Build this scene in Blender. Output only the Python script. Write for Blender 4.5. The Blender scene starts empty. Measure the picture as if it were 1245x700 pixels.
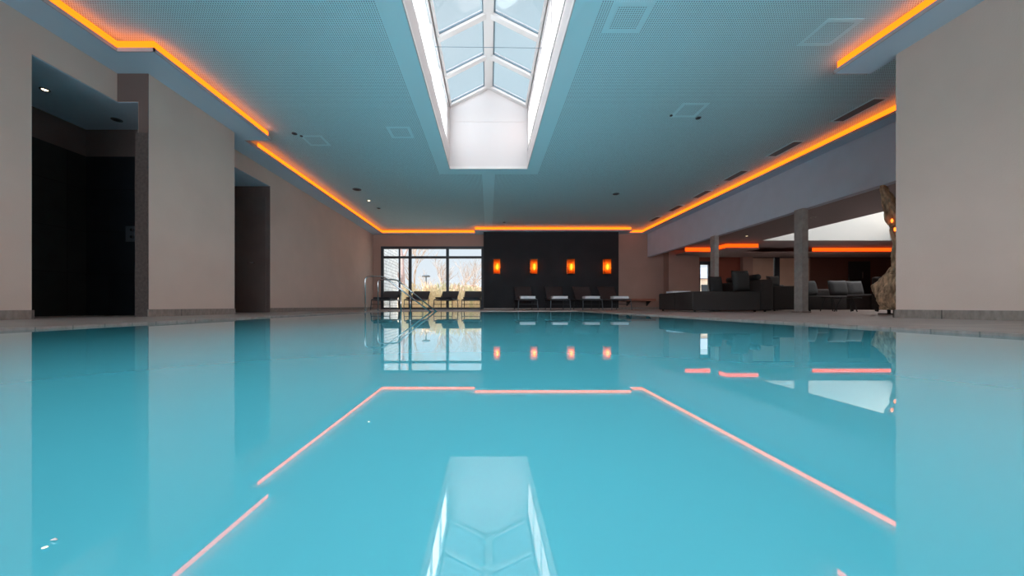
import bpy, bmesh, math, random
from mathutils import Vector, Matrix
random.seed(7)
S = bpy.context.scene
C = S.collection
PI = math.pi

# ------------------------------------------------------------------ camera
F = 430.0                      # focal length in pixels of the 1245x700 frame
CAMZ = 0.145
cam_d = bpy.data.cameras.new('camera'); cam = bpy.data.objects.new('camera', cam_d); C.objects.link(cam)
cam.location = (0, 0, CAMZ); cam.rotation_euler = (PI / 2, 0, 0)
cam_d.sensor_fit = 'HORIZONTAL'; cam_d.sensor_width = 36.0; cam_d.lens = F / 1245 * 36
cam_d.shift_x = 28.5 / 1245; cam_d.shift_y = 22 / 1245
cam_d.clip_start = 0.02; cam_d.clip_end = 500
S.camera = cam

# ------------------------------------------------------------------ look
S.view_settings.view_transform = 'Standard'; S.view_settings.look = 'None'
S.view_settings.gamma = 1.0; S.view_settings.use_curve_mapping = False
S.view_settings.exposure = 0.10
cy = S.cycles
cy.max_bounces = 14; cy.diffuse_bounces = 7; cy.glossy_bounces = 4; cy.transmission_bounces = 8
cy.transparent_max_bounces = 12; cy.caustics_reflective = True; cy.caustics_refractive = False
cy.sample_clamp_indirect = 6.0; cy.blur_glossy = 0.0
cy.use_denoising = True
try: cy.use_adaptive_sampling = True; cy.adaptive_threshold = 0.005
except Exception: pass

# ------------------------------------------------------------------ world: pale overcast sky, brightest on the side behind the viewer
W = bpy.data.worlds.new('sky'); S.world = W; W.use_nodes = True
nt = W.node_tree; nt.nodes.clear()
def wn(t, **k):
    n = nt.nodes.new(t)
    for a, b in k.items(): setattr(n, a, b)
    return n
SKY_STRENGTH = 1.2
tc = wn('ShaderNodeTexCoord'); sep = wn('ShaderNodeSeparateXYZ'); nt.links.new(tc.outputs['Generated'], sep.inputs[0])
ramp = wn('ShaderNodeValToRGB'); nt.links.new(sep.outputs['Z'], ramp.inputs[0])
ramp.color_ramp.elements[0].position = 0.0; ramp.color_ramp.elements[0].color = (0.86, 0.90, 0.97, 1)
ramp.color_ramp.elements[1].position = 0.45; ramp.color_ramp.elements[1].color = (0.60, 0.82, 0.92, 1)
e = ramp.color_ramp.elements.new(0.25); e.color = (0.74, 0.86, 0.95, 1)
noi = wn('ShaderNodeTexNoise'); noi.inputs['Scale'].default_value = 2.2; noi.inputs['Detail'].default_value = 4
nt.links.new(tc.outputs['Generated'], noi.inputs['Vector'])
nr = wn('ShaderNodeMapRange'); nr.inputs[1].default_value = 0.42; nr.inputs[2].default_value = 0.7; nr.inputs[3].default_value = 0; nr.inputs[4].default_value = 0.35
nt.links.new(noi.outputs[0], nr.inputs[0])
mx = wn('ShaderNodeMixRGB'); mx.inputs[2].default_value = (0.8, 0.88, 0.92, 1)
nt.links.new(nr.outputs[0], mx.inputs[0]); nt.links.new(ramp.outputs[0], mx.inputs[1])
dot = wn('ShaderNodeVectorMath', operation='DOT_PRODUCT'); dot.inputs[1].default_value = Vector((-0.10, -0.99, 0.04)).normalized()
nt.links.new(tc.outputs['Generated'], dot.inputs[0])
gm = wn('ShaderNodeMapRange'); gm.interpolation_type = 'SMOOTHSTEP'
gm.inputs[1].default_value = 0.72; gm.inputs[2].default_value = 1.0; gm.inputs[3].default_value = 1.0; gm.inputs[4].default_value = 9.5   # sky brightness added behind the viewer, lights walls through the rear window
nt.links.new(dot.outputs['Value'], gm.inputs[0])
# bright overhead lobe added to the sky, out of view, to light the water
ZEN = 11.0
zl = wn('ShaderNodeMapRange'); zl.interpolation_type = 'SMOOTHSTEP'
zl.inputs[1].default_value = math.sin(math.radians(60)); zl.inputs[2].default_value = math.sin(math.radians(76)); zl.inputs[3].default_value = 0.0; zl.inputs[4].default_value = ZEN
nt.links.new(sep.outputs['Z'], zl.inputs[0])
ad = wn('ShaderNodeMath', operation='ADD'); nt.links.new(gm.outputs[0], ad.inputs[0]); nt.links.new(zl.outputs[0], ad.inputs[1])
bg = wn('ShaderNodeBackground'); zc = wn('ShaderNodeMixRGB'); zc.inputs[2].default_value = (.95, .97, 1.02, 1)
zf = wn('ShaderNodeMapRange'); zf.inputs[1].default_value = math.sin(math.radians(58)); zf.inputs[2].default_value = math.sin(math.radians(66))
nt.links.new(sep.outputs['Z'], zf.inputs[0]); nt.links.new(zf.outputs[0], zc.inputs[0]); nt.links.new(mx.outputs[0], zc.inputs[1])
nt.links.new(zc.outputs[0], bg.inputs[0])
mul = wn('ShaderNodeMath', operation='MULTIPLY'); mul.inputs[1].default_value = SKY_STRENGTH
nt.links.new(ad.outputs[0], mul.inputs[0]); nt.links.new(mul.outputs[0], bg.inputs[1])
wo = wn('ShaderNodeOutputWorld'); nt.links.new(bg.outputs[0], wo.inputs[0])

# ------------------------------------------------------------------ sun: low, from the left
sd = bpy.data.lights.new('sun', 'SUN'); sd.energy = 15.0; sd.angle = math.radians(4); sd.color = (1.0, 0.97, 0.92)
so = bpy.data.objects.new('sun', sd); C.objects.link(so)
so.rotation_euler = Vector((-0.80, 0.02, 0.50)).to_track_quat('Z', 'Y').to_euler()

def portal(loc, rot, sx, sy):
    d = bpy.data.lights.new('daylight_portal', 'AREA'); d.shape = 'RECTANGLE'; d.size = sx; d.size_y = sy
    d.cycles.is_portal = True
    o = bpy.data.objects.new('daylight_portal', d); C.objects.link(o); o.location = loc; o.rotation_euler = rot
portal((0, 2.9, 4.45), (0, 0, 0), 1.7, 9.8)
portal((0, -4.9, 1.5), (PI / 2, 0, 0), 8.0, 2.8)
portal((-2.25, 14.2, 1.25), (-PI / 2, 0, 0), 4.1, 2.3)
portal((11.1, 8.05, 5.1), (0, 0, 0), 4.2, 7.2)

# ------------------------------------------------------------------ materials
def M(name, col=(.5, .5, .5), rough=.6, metal=0, bump=0, bscale=40, var=0, vscale=3, spec=None, stretch=None, emit=None, estr=0):
    m = bpy.data.materials.new(name); m.use_nodes = True
    n = m.node_tree; b = n.nodes['Principled BSDF']
    b.inputs['Base Color'].default_value = (*col, 1); b.inputs['Roughness'].default_value = rough; b.inputs['Metallic'].default_value = metal
    if spec is not None: b.inputs['Specular IOR Level'].default_value = spec
    if emit: b.inputs['Emission Color'].default_value = (*emit, 1); b.inputs['Emission Strength'].default_value = estr
    t = n.nodes.new('ShaderNodeTexCoord'); vec = t.outputs['Object']
    if stretch:
        mp = n.nodes.new('ShaderNodeMapping'); mp.inputs['Scale'].default_value = stretch
        n.links.new(vec, mp.inputs[0]); vec = mp.outputs[0]
    if var:
        no = n.nodes.new('ShaderNodeTexNoise'); no.inputs['Scale'].default_value = vscale; no.inputs['Detail'].default_value = 5
        n.links.new(vec, no.inputs['Vector'])
        r = n.nodes.new('ShaderNodeValToRGB')
        r.color_ramp.elements[0].position = .3; r.color_ramp.elements[1].position = .7
        r.color_ramp.elements[0].color = (*[c * (1 - var) for c in col], 1)
        r.color_ramp.elements[1].color = (*[min(1, c * (1 + var)) for c in col], 1)
        n.links.new(no.outputs[0], r.inputs[0]); n.links.new(r.outputs[0], b.inputs['Base Color'])
    if bump:
        n2 = n.nodes.new('ShaderNodeTexNoise'); n2.inputs['Scale'].default_value = bscale; n2.inputs['Detail'].default_value = 4
        n.links.new(vec, n2.inputs['Vector'])
        bp = n.nodes.new('ShaderNodeBump'); bp.inputs['Strength'].default_value = bump; bp.inputs['Distance'].default_value = .01
        n.links.new(n2.outputs[0], bp.inputs['Height']); n.links.new(bp.outputs[0], b.inputs['Normal'])
    return m

def emis(name, col, s):
    m = bpy.data.materials.new(name); m.use_nodes = True; n = m.node_tree; n.nodes.clear()
    e = n.nodes.new('ShaderNodeEmission'); e.inputs[0].default_value = (*col, 1); e.inputs[1].default_value = s
    o = n.nodes.new('ShaderNodeOutputMaterial'); n.links.new(e.outputs[0], o.inputs[0])
    return m

def glass(name, tint=(1, 1, 1), refl=.08):
    m = bpy.data.materials.new(name); m.use_nodes = True; n = m.node_tree; n.nodes.clear()
    t = n.nodes.new('ShaderNodeBsdfTransparent'); t.inputs[0].default_value = (*tint, 1)
    g = n.nodes.new('ShaderNodeBsdfGlossy'); g.inputs['Roughness'].default_value = .0
    lw = n.nodes.new('ShaderNodeLayerWeight'); lw.inputs[0].default_value = .25
    mu = n.nodes.new('ShaderNodeMath'); mu.operation = 'MULTIPLY'; mu.inputs[1].default_value = refl * 4
    n.links.new(lw.outputs['Fresnel'], mu.inputs[0])
    mi = n.nodes.new('ShaderNodeMixShader'); n.links.new(mu.outputs[0], mi.inputs[0])
    n.links.new(t.outputs[0], mi.inputs[1]); n.links.new(g.outputs[0], mi.inputs[2])
    o = n.nodes.new('ShaderNodeOutputMaterial'); n.links.new(mi.outputs[0], o.inputs[0])
    return m

def frosted(name, col):
    m = bpy.data.materials.new(name); m.use_nodes = True; n = m.node_tree; n.nodes.clear()
    t = n.nodes.new('ShaderNodeBsdfTranslucent'); t.inputs[0].default_value = (*col, 1)
    d = n.nodes.new('ShaderNodeBsdfDiffuse'); d.inputs[0].default_value = (*col, 1)
    mi = n.nodes.new('ShaderNodeMixShader'); mi.inputs[0].default_value = .15
    n.links.new(t.outputs[0], mi.inputs[1]); n.links.new(d.outputs[0], mi.inputs[2])
    o = n.nodes.new('ShaderNodeOutputMaterial'); n.links.new(mi.outputs[0], o.inputs[0])
    return m

def tile_mat(name, col, mortar, sx, sy, axes, rough=.5, var=.12, off=0.0, msize=.004, grain=None, spec=.4):
    """tiles of sx by sy metres; axes picks the two object axes"""
    m = bpy.data.materials.new(name); m.use_nodes = True; n = m.node_tree; b = n.nodes['Principled BSDF']
    b.inputs['Roughness'].default_value = rough; b.inputs['Specular IOR Level'].default_value = spec
    t = n.nodes.new('ShaderNodeTexCoord'); se = n.nodes.new('ShaderNodeSeparateXYZ'); cb = n.nodes.new('ShaderNodeCombineXYZ')
    n.links.new(t.outputs['Object'], se.inputs[0])
    n.links.new(se.outputs[axes[0]], cb.inputs[0]); n.links.new(se.outputs[axes[1]], cb.inputs[1])
    br = n.nodes.new('ShaderNodeTexBrick'); br.inputs['Scale'].default_value = 1.0
    br.inputs['Brick Width'].default_value = sx; br.inputs['Row Height'].default_value = sy
    br.inputs['Mortar Size'].default_value = msize; br.offset = off
    br.inputs['Color1'].default_value = (*[c * (1 - var) for c in col], 1)
    br.inputs['Color2'].default_value = (*[min(1, c * (1 + var)) for c in col], 1)
    br.inputs['Mortar'].default_value = (*mortar, 1)
    n.links.new(cb.outputs[0], br.inputs['Vector'])
    no = n.nodes.new('ShaderNodeTexNoise'); no.inputs['Scale'].default_value = 4; no.inputs['Detail'].default_value = 6
    mp = n.nodes.new('ShaderNodeMapping'); mp.inputs['Scale'].default_value = grain or (1, 1, 1)
    n.links.new(t.outputs['Object'], mp.inputs[0]); n.links.new(mp.outputs[0], no.inputs['Vector'])
    rr = n.nodes.new('ShaderNodeMapRange'); rr.inputs[1].default_value = .3; rr.inputs[2].default_value = .7; rr.inputs[3].default_value = .78; rr.inputs[4].default_value = 1.15
    n.links.new(no.outputs[0], rr.inputs[0])
    mm = n.nodes.new('ShaderNodeVectorMath'); mm.operation = 'SCALE'
    n.links.new(br.outputs[0], mm.inputs[0]); n.links.new(rr.outputs[0], mm.inputs['Scale'])
    n.links.new(mm.outputs[0], b.inputs['Base Color'])
    return m

def perforated(name, col, hole, pitch=.0245, r=.0059):
    m = bpy.data.materials.new(name); m.use_nodes = True; n = m.node_tree; b = n.nodes['Principled BSDF']
    b.inputs['Roughness'].default_value = .85; b.inputs['Specular IOR Level'].default_value = .15
    t = n.nodes.new('ShaderNodeTexCoord')
    sc = n.nodes.new('ShaderNodeVectorMath'); sc.operation = 'SCALE'; sc.inputs['Scale'].default_value = 1 / pitch
    n.links.new(t.outputs['Object'], sc.inputs[0])
    fr = n.nodes.new('ShaderNodeVectorMath'); fr.operation = 'FRACTION'; n.links.new(sc.outputs[0], fr.inputs[0])
    sb = n.nodes.new('ShaderNodeVectorMath'); sb.operation = 'SUBTRACT'; sb.inputs[1].default_value = (.5, .5, 0)
    n.links.new(fr.outputs[0], sb.inputs[0])
    ml = n.nodes.new('ShaderNodeVectorMath'); ml.operation = 'MULTIPLY'; ml.inputs[1].default_value = (1, 1, 0)
    n.links.new(sb.outputs[0], ml.inputs[0])
    ln = n.nodes.new('ShaderNodeVectorMath'); ln.operation = 'LENGTH'; n.links.new(ml.outputs[0], ln.inputs[0])
    mr = n.nodes.new('ShaderNodeMapRange'); mr.inputs[1].default_value = r / pitch * .85; mr.inputs[2].default_value = r / pitch * 1.15
    n.links.new(ln.outputs['Value'], mr.inputs[0])
    mi = n.nodes.new('ShaderNodeMixRGB'); mi.inputs[1].default_value = (*hole, 1); mi.inputs[2].default_value = (*col, 1)
    n.links.new(mr.outputs[0], mi.inputs[0]); n.links.new(mi.outputs[0], b.inputs['Base Color'])
    return m

CEIL = (.64, .93, 1.0)  # blue of pool and daylight bounce put into the ceiling colour
m_ceil = M('ceiling_paint_bounce_blue', CEIL, .85, spec=.15)
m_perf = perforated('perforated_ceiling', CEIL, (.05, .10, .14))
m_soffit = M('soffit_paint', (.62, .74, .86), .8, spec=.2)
m_lip = M('lip_paint', (.50, .47, .49), .8, spec=.2)
m_wall = M('plaster_wall', (.72, .55, .47), .9, bump=.12, bscale=60, var=.05, vscale=1.2, spec=.2)
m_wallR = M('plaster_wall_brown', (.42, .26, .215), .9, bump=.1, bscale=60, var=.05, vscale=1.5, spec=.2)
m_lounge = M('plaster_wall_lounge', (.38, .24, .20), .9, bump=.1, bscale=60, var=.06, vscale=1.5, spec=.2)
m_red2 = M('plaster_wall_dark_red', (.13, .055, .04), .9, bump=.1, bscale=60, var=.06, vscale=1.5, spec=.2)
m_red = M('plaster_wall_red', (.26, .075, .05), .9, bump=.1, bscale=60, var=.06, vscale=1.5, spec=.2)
m_fascia = M('fascia_paint', (.70, .76, .86), .9, var=.03, spec=.2)
m_dark = M('charcoal_wall', (.020, .020, .023), .75, bump=.15, bscale=50, var=.15, vscale=2, spec=.3)
m_niche = M('dark_brown_panel', (.17, .125, .115), .7, var=.08, spec=.3)
m_floor = tile_mat('deck_tile', (.36, .28, .25), (.20, .17, .155), 1.2, .2, (0, 1), rough=.45, var=.08, off=.5, grain=(.6, 6, 1))
m_base = tile_mat('skirting_tile', (.31, .25, .22), (.12, .10, .09), 1.2, .3, (1, 2), rough=.5, var=.04, msize=.006, grain=(8, 8, 3))
m_shower = tile_mat('shower_tile', (.022, .024, .022), (.006, .006, .006), .6, .6, (1, 2), rough=.35, var=.25, msize=.004)
m_showerb = tile_mat('shower_tile_back', (.013, .016, .021), (.004, .004, .004), .6, .6, (0, 2), rough=.35, var=.25, msize=.004)
m_pier = M('pier_tile', (.085, .062, .056), .5, bump=.2, bscale=90, var=.3, vscale=30)
m_white = M('white_paint', (.56, .50, .485), .6, spec=.3)
m_white2 = M('white_aluminium', (.60, .55, .53), .4)
m_gasket = M('grey_gasket', (.12, .17, .20), .6)
m_glass = glass('window_glass', (.86, .87, .87), .03)
m_roofglass = glass('roof_glass', (.84, .84, .85), .03)
m_frost = frosted('frosted_glass', (.9, .92, .95))
m_frame = M('anthracite_frame', (.016, .022, .032), .45)
m_steel = M('stainless_steel', (.62, .64, .66), .16, metal=1)
m_led = emis('led_orange', (1.0, .13, .005), 3.4)
m_ledR = emis('led_orange_deep', (1.0, .08, .004), 2.0)
m_conc = M('concrete', (.40, .36, .33), .85, bump=.3, bscale=30, var=.15, vscale=9, spec=.2)
m_darkmet = M('dark_metal', (.03, .03, .034), .4, metal=.6)
m_greymet = M('grey_metal', (.10, .115, .135), .45, metal=.5)
m_sling = M('dark_sling', (.040, .032, .033), .8, bump=.3, bscale=300, var=.15, vscale=30)
m_towel = M('white_towel', (.85, .86, .88), .95, bump=.6, bscale=150)
m_dtowel = M('charcoal_towel', (.035, .042, .052), .95, bump=.6, bscale=150)
m_sofa = M('charcoal_fabric', (.044, .036, .034), .95, bump=.4, bscale=250, var=.2, vscale=60, spec=.2)
m_cush = M('grey_cushion', (.075, .072, .072), .95, bump=.4, bscale=250, var=.15, vscale=60, spec=.2)
m_cushd = M('dark_cushion', (.048, .045, .044), .95, bump=.4, bscale=250, var=.15, vscale=60, spec=.2)
m_bench = M('walnut', (.30, .10, .06), .5, var=.3, vscale=4, stretch=(1, 12, 12))
m_drift = M('driftwood', (.74, .45, .28), .8, bump=1.0, bscale=16, var=.6, vscale=9, stretch=(3, 3, .8))
m_black = M('matt_black', (.008, .008, .009), .6)
m_water = None

# still milky pool water: turquoise body, mirror surface
m_water = bpy.data.materials.new('pool_water'); m_water.use_nodes = True
_n = m_water.node_tree; _b = _n.nodes['Principled BSDF']
_b.inputs['Base Color'].default_value = (.085, .455, .535, 1); _b.inputs['Roughness'].default_value = .0
_b.inputs['IOR'].default_value = 2.3
_no = _n.nodes.new('ShaderNodeTexNoise'); _no.inputs['Scale'].default_value = 1.1; _no.inputs['Detail'].default_value = 1
_t = _n.nodes.new('ShaderNodeTexCoord'); _n.links.new(_t.outputs['Object'], _no.inputs['Vector'])
_bp = _n.nodes.new('ShaderNodeBump'); _bp.inputs['Strength'].default_value = .0; _bp.inputs['Distance'].default_value = .02
_n.links.new(_no.outputs[0], _bp.inputs['Height']); _n.links.new(_bp.outputs[0], _b.inputs['Normal'])

# ------------------------------------------------------------------ mesh helpers
class MB:
    def __init__(s): s.bm = bmesh.new()
    def box(s, x0, x1, y0, y1, z0, z1, mat=None):
        v = [Vector((x, y, z)) for x in (x0, x1) for y in (y0, y1) for z in (z0, z1)]
        if mat is not None: v = [mat @ p for p in v]
        v = [s.bm.verts.new(p) for p in v]
        for f in ((0, 1, 3, 2), (4, 6, 7, 5), (0, 4, 5, 1), (2, 3, 7, 6), (0, 2, 6, 4), (1, 5, 7, 3)):
            s.bm.faces.new([v[i] for i in f])
        return s
    def quad(s, *p):
        s.bm.faces.new([s.bm.verts.new(q) for q in p]); return s
    def prism(s, pts, z0, z1, hole=None):
        a = [s.bm.verts.new((x, y, z0)) for x, y in pts]; b = [s.bm.verts.new((x, y, z1)) for x, y in pts]
        s.bm.faces.new(a[::-1]); s.bm.faces.new(b)
        for i in range(len(pts)):
            j = (i + 1) % len(pts); s.bm.faces.new((a[i], a[j], b[j], b[i]))
        return s
    def extr(s, pts, vec):
        vec = Vector(vec)
        a = [s.bm.verts.new(p) for p in pts]; b = [s.bm.verts.new(Vector(p) + vec) for p in pts]
        s.bm.faces.new(a[::-1]); s.bm.faces.new(b)
        for i in range(len(pts)):
            j = (i + 1) % len(pts); s.bm.faces.new((a[i], a[j], b[j], b[i]))
        return s
    def tube(s, pts, r, n=8, cap=True, wob=0):
        pts = [Vector(p) for p in pts]; rs = r if isinstance(r, (list, tuple)) else [r] * len(pts)
        rings = []; prev = None
        for i, p in enumerate(pts):
            d = (pts[min(i + 1, len(pts) - 1)] - pts[max(i - 1, 0)])
            d = d.normalized() if d.length > 1e-9 else Vector((0, 0, 1))
            up = prev if prev is not None else (Vector((0, 0, 1)) if abs(d.z) < .9 else Vector((1, 0, 0)))
            x = (up - d * up.dot(d)).normalized(); y = d.cross(x); prev = x
            rings.append([s.bm.verts.new(p + (x * math.cos(2 * PI * k / n) + y * math.sin(2 * PI * k / n)) * rs[i] * (1 + wob * (random.random() - .5))) for k in range(n)])
        for a, b in zip(rings, rings[1:]):
            for k in range(n): s.bm.faces.new((a[k], a[(k + 1) % n], b[(k + 1) % n], b[k]))
        if cap:
            s.bm.faces.new(rings[0][::-1]); s.bm.faces.new(rings[-1])
        return s
    def lathe(s, prof, c=(0, 0, 0), n=20):
        rings = [[s.bm.verts.new((c[0] + r * math.cos(2 * PI * k / n), c[1] + r * math.sin(2 * PI * k / n), c[2] + z)) for k in range(n)] for r, z in prof]
        for a, b in zip(rings, rings[1:]):
            for k in range(n): s.bm.faces.new((a[k], a[(k + 1) % n], b[(k + 1) % n], b[k]))
        s.bm.faces.new(rings[0][::-1]); s.bm.faces.new(rings[-1]); return s
    def build(s, name, mat, parent=None, bevel=0, smooth=False, segs=2, loc=None):
        bmesh.ops.recalc_face_normals(s.bm, faces=s.bm.faces)
        me = bpy.data.meshes.new(name); s.bm.to_mesh(me); s.bm.free(); me.materials.append(mat)
        if smooth:
            for p in me.polygons: p.use_smooth = True
        o = bpy.data.objects.new(name, me); C.objects.link(o)
        if parent: o.parent = parent
        if loc: o.location = loc
        if bevel:
            b = o.modifiers.new('bevel', 'BEVEL'); b.width = bevel; b.segments = segs; b.limit_method = 'ANGLE'
        return o

def tag(o, label=None, cat=None, group=None, kind=None):
    if label: o['label'] = label
    if cat: o['category'] = cat
    if group: o['group'] = group
    if kind: o['kind'] = kind
    return o
def empty(name, loc=(0, 0, 0), rz=0):
    o = bpy.data.objects.new(name, None); C.objects.link(o); o.location = loc; o.rotation_euler = (0, 0, rz); o.empty_display_size = .1
    return o
def struct(o, label=None):
    o['kind'] = 'structure'
    if label: o['label'] = label
    return o
def arc(pts, r, n=5):
    """round the inner corners of a polyline"""
    pts = [Vector(p) for p in pts]; out = [pts[0]]
    for a, b, c in zip(pts, pts[1:], pts[2:]):
        u = (a - b).normalized(); v = (c - b).normalized()
        p0 = b + u * r; p1 = b + v * r
        for k in range(n + 1):
            t = k / n; out.append(p0 * (1 - t) ** 2 + b * 2 * t * (1 - t) + p1 * t * t)
    out.append(pts[-1]); return out
def copy_tree(o, parent=None):
    c = o.copy(); C.objects.link(c)
    if parent: c.parent = parent
    for ch in list(o.children): copy_tree(ch, c)
    return c

CZ = 3.17      # perforated ceiling
SZ = 3.00      # underside of the dropped border
def ceil_at(px, py, z=CZ):
    Y = F * (z - CAMZ) / (372 - py); return ((px - 594) * Y / F, Y)

# ================================================================== STRUCTURE
PX0, PX1, PY0, PY1 = -2.82, 2.50, -3.6, 9.9
# deck around the pool
b = MB()
for x0, x1, y0, y1 in ((-7.2, PX0, -5, 14.15), (PX1, 18, -5, 14.15), (PX0, PX1, PY1, 14.15), (PX0, PX1, -5, PY0)):
    b.box(x0, x1, y0, y1, -.3, .015)
struct(b.build('floor', m_floor), 'brown grey wood-look tiled pool deck around the pool')
# pool basin below the milky water
b = MB(); b.box(PX0 - .1, PX1 + .1, PY0 - .1, PY1 + .1, -1.5, -1.4)
for x0, x1, y0, y1 in ((PX0 - .1, PX0, PY0, PY1), (PX1, PX1 + .1, PY0, PY1), (PX0, PX1, PY0 - .1, PY0), (PX0, PX1, PY1, PY1 + .1)):
    b.box(x0, x1, y0, y1, -1.4, -.3)
struct(b.build('pool_basin', M('basin_liner', (.3, .6, .68), .6)), 'pool basin under the water')
o = MB().box(PX0, PX1, PY0, PY1, -.25, 0).build('pool_water', m_water)
tag(o, 'still turquoise pool water mirroring the ceiling and skylight', 'water', kind='stuff')

# main ceiling with the skylight opening
SX0, SX1, SY0, SY1 = -.86, .86, -2.0, 7.79
b = MB()
e_ = .06
for x0, x1, y0, y1 in ((-4.9, SX0 - e_, -5, 14.2), (SX1 + e_, 6.29, -5, 14.2), (SX0 - e_, SX1 + e_, SY1 + e_, 14.2), (SX0 - e_, SX1 + e_, -5, SY0 - e_)):
    b.box(x0, x1, y0, y1, CZ, CZ + .25)
struct(b.build('ceiling', m_perf), 'perforated acoustic ceiling over the pool, blue bounce light tinted into its colour')
# smooth border strips
b = MB(); d = .004
b.box(SX0 - .27, SX0, SY0 - .3, SY1 + .32, CZ - d, CZ - .0005); b.box(SX1, SX1 + .27, SY0 - .3, SY1 + .32, CZ - d, CZ - .0005)
b.box(SX0, SX1, SY1, SY1 + .32, CZ - d, CZ - .0005)
b.box(-.14, .14, SY1 + .32, 13.4, CZ - d, CZ - .0005)
struct(b.build('trim_1', m_ceil), 'smooth painted band around the skylight and down the ceiling middle')
# dropped border (soffit)
def band(name, pts, mat=m_soffit, z0=SZ, z1=SZ + .03):
    return struct(MB().prism(pts, z0, z1).build(name, mat))
o = band('trim_2', [(-4.7, -5), (-4.17, -5), (-4.17, 3.97), (-3.755, 3.97), (-3.755, 6.1), (-4.2, 6.1), (-4.2, 13.95), (-.53, 13.95),
             (-.53, 13.4), (5.45, 13.4), (5.45, 13.9), (6.03, 13.9), (6.03, 4.02), (6.29, 4.02), (6.29, 14.2), (-4.7, 14.2)])
o['label'] = 'dropped plaster border along the left, far and right sides of the ceiling'
o = band('trim_3', [(4.25, -5), (4.70, -5), (4.70, 4.35), (4.25, 4.35)]); o['label'] = 'dropped plaster border above the near right wall'

# --- left side
b = MB()
b.box(-4.86, -4.56, -5, 3.53, 0, CZ); b.box(-4.86, -4.56, 3.53, 4.35, 2.66, CZ)
struct(b.build('wall_left', m_wall), 'near left plaster wall with tall opening')
b = MB()
b.box(-4.31, -4.18, 4.351, 5.82, 0, CZ); b.box(-4.9, -4.31, 4.351, 5.82, 2.66, CZ); b.box(-4.9, -4.31, 5.05, 5.82, 0, 2.66)
struct(b.build('wall_left', m_wall), 'projecting plaster wall block on the left')
struct(MB().box(-4.335, -4.181, 4.335, 4.350, 0, 2.27).build('wall_left', m_pier), 'narrow stone-tiled end of the wall block')
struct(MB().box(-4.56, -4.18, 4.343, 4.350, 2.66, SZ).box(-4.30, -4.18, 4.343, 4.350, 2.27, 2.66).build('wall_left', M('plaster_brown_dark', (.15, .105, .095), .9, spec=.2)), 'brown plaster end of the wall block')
b = MB(); b.box(-4.92, -4.62, 7.485, 14.2, 0, CZ); b.box(-4.92, -4.62, 5.82, 7.485, 2.68, CZ)
struct(b.build('wall_left', m_wall), 'far left plaster wall beside the window')
# shower recess
b = MB(); b.box(-5.9, -5.72, 2.8, 5.2, 0, 2.27)
struct(b.build('wall_shower', m_shower), 'dark tiled side wall of the shower recess')
struct(MB().box(-5.9, -4.32, 5.03, 5.049, 0, 2.27).build('wall_shower', m_showerb), 'black tiled back wall of the shower recess')
struct(MB().box(-5.9, -5.73, 2.8, 5.2, 2.27, 2.8).box(-5.73, -4.32, 5.035, 5.049, 2.27, 2.66).box(-5.9, -4.6, 2.6, 2.8, 0, 2.8).build('wall_shower', m_niche), 'plaster above the shower tiles')
struct(MB().box(-5.9, -4.57, 2.8, 5.05, 2.655, 2.8).box(-4.571, -4.312, 4.36, 5.04, 2.654, 2.659).build('ceiling_shower', m_soffit), 'low ceiling of the shower recess')
# corridor niche with door
struct(MB().box(-7.2, -4.621, 7.47, 7.484, 0, 2.679).build('wall_corridor', m_niche), 'dark brown end wall of the side corridor')
struct(MB().box(-7.2, -4.9, 5.6, 5.82, 0, 2.9).box(-7.3, -7.1, 5.6, 7.6, 0, 2.9).build('wall_corridor', m_wallR))
struct(MB().box(-7.2, -4.63, 5.7, 7.6, 2.675, 2.9).build('ceiling_corridor', m_soffit), 'low ceiling of the side corridor')
d1 = struct(MB().box(-5.75, -4.70, 7.455, 7.469, .02, 2.45).build('door_1', M('dark_door', (.15, .11, .10), .55, var=.1), bevel=.004), 'dark brown door at the end of the side corridor')
MB().tube([(-4.93, 7.44, 1.05), (-4.93, 7.38, 1.05)], .011, 8).tube([(-4.93, 7.385, 1.05), (-5.04, 7.385, 1.05)], .009, 8).build('door_handle', m_steel, d1, smooth=True)

# skirting
b = MB(); BH = .105
b.box(-4.56, -4.545, -5, 3.53, 0, BH); b.box(-4.57, -4.545, 3.52, 3.54, 0, BH)
b.box(-4.18, -4.165, 4.335, 5.82, 0, BH); b.box(-4.62, -4.605, 7.47, 14.1, 0, BH)
struct(b.build('baseboard_left', m_base), 'grey stone skirting tiles on the left')
b = MB(); b.box(4.612, 4.63, -5, 4.035, 0, BH); b.box(4.612, 4.95, 4.02, 4.035, 0, BH)
struct(b.build('baseboard_right', m_base), 'grey stone skirting tiles on the near right wall')

# --- right side
struct(MB().box(4.63, 4.93, -5, 4.02, 0, CZ + .02).build('wall_right', m_wall), 'near right plaster wall')
FZ = 2.085
struct(MB().box(6.29, 6.44, .8, 14.15, FZ, 3.4).build('wall_right', m_fascia), 'long grey beam wall above the lounge opening')
struct(MB().box(4.93, 18, .8, 1.0, 0, 3.4).build('wall_near', m_wallR))
# columns
for Y, lab in ((7.0, 'concrete column beside the lounge sofa, nearer of the two'), (9.72, 'farther concrete column behind the daybed')):
    r = empty('column', (6.27, Y + .095, .015))
    MB().box(-.06, .06, -.095, .095, 0, FZ - .016).build('shaft', m_conc, r, bevel=.004)
    MB().box(-.09, .09, -.125, .125, 0, .03).build('plinth', m_base, r)
    struct(r, lab)

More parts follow.
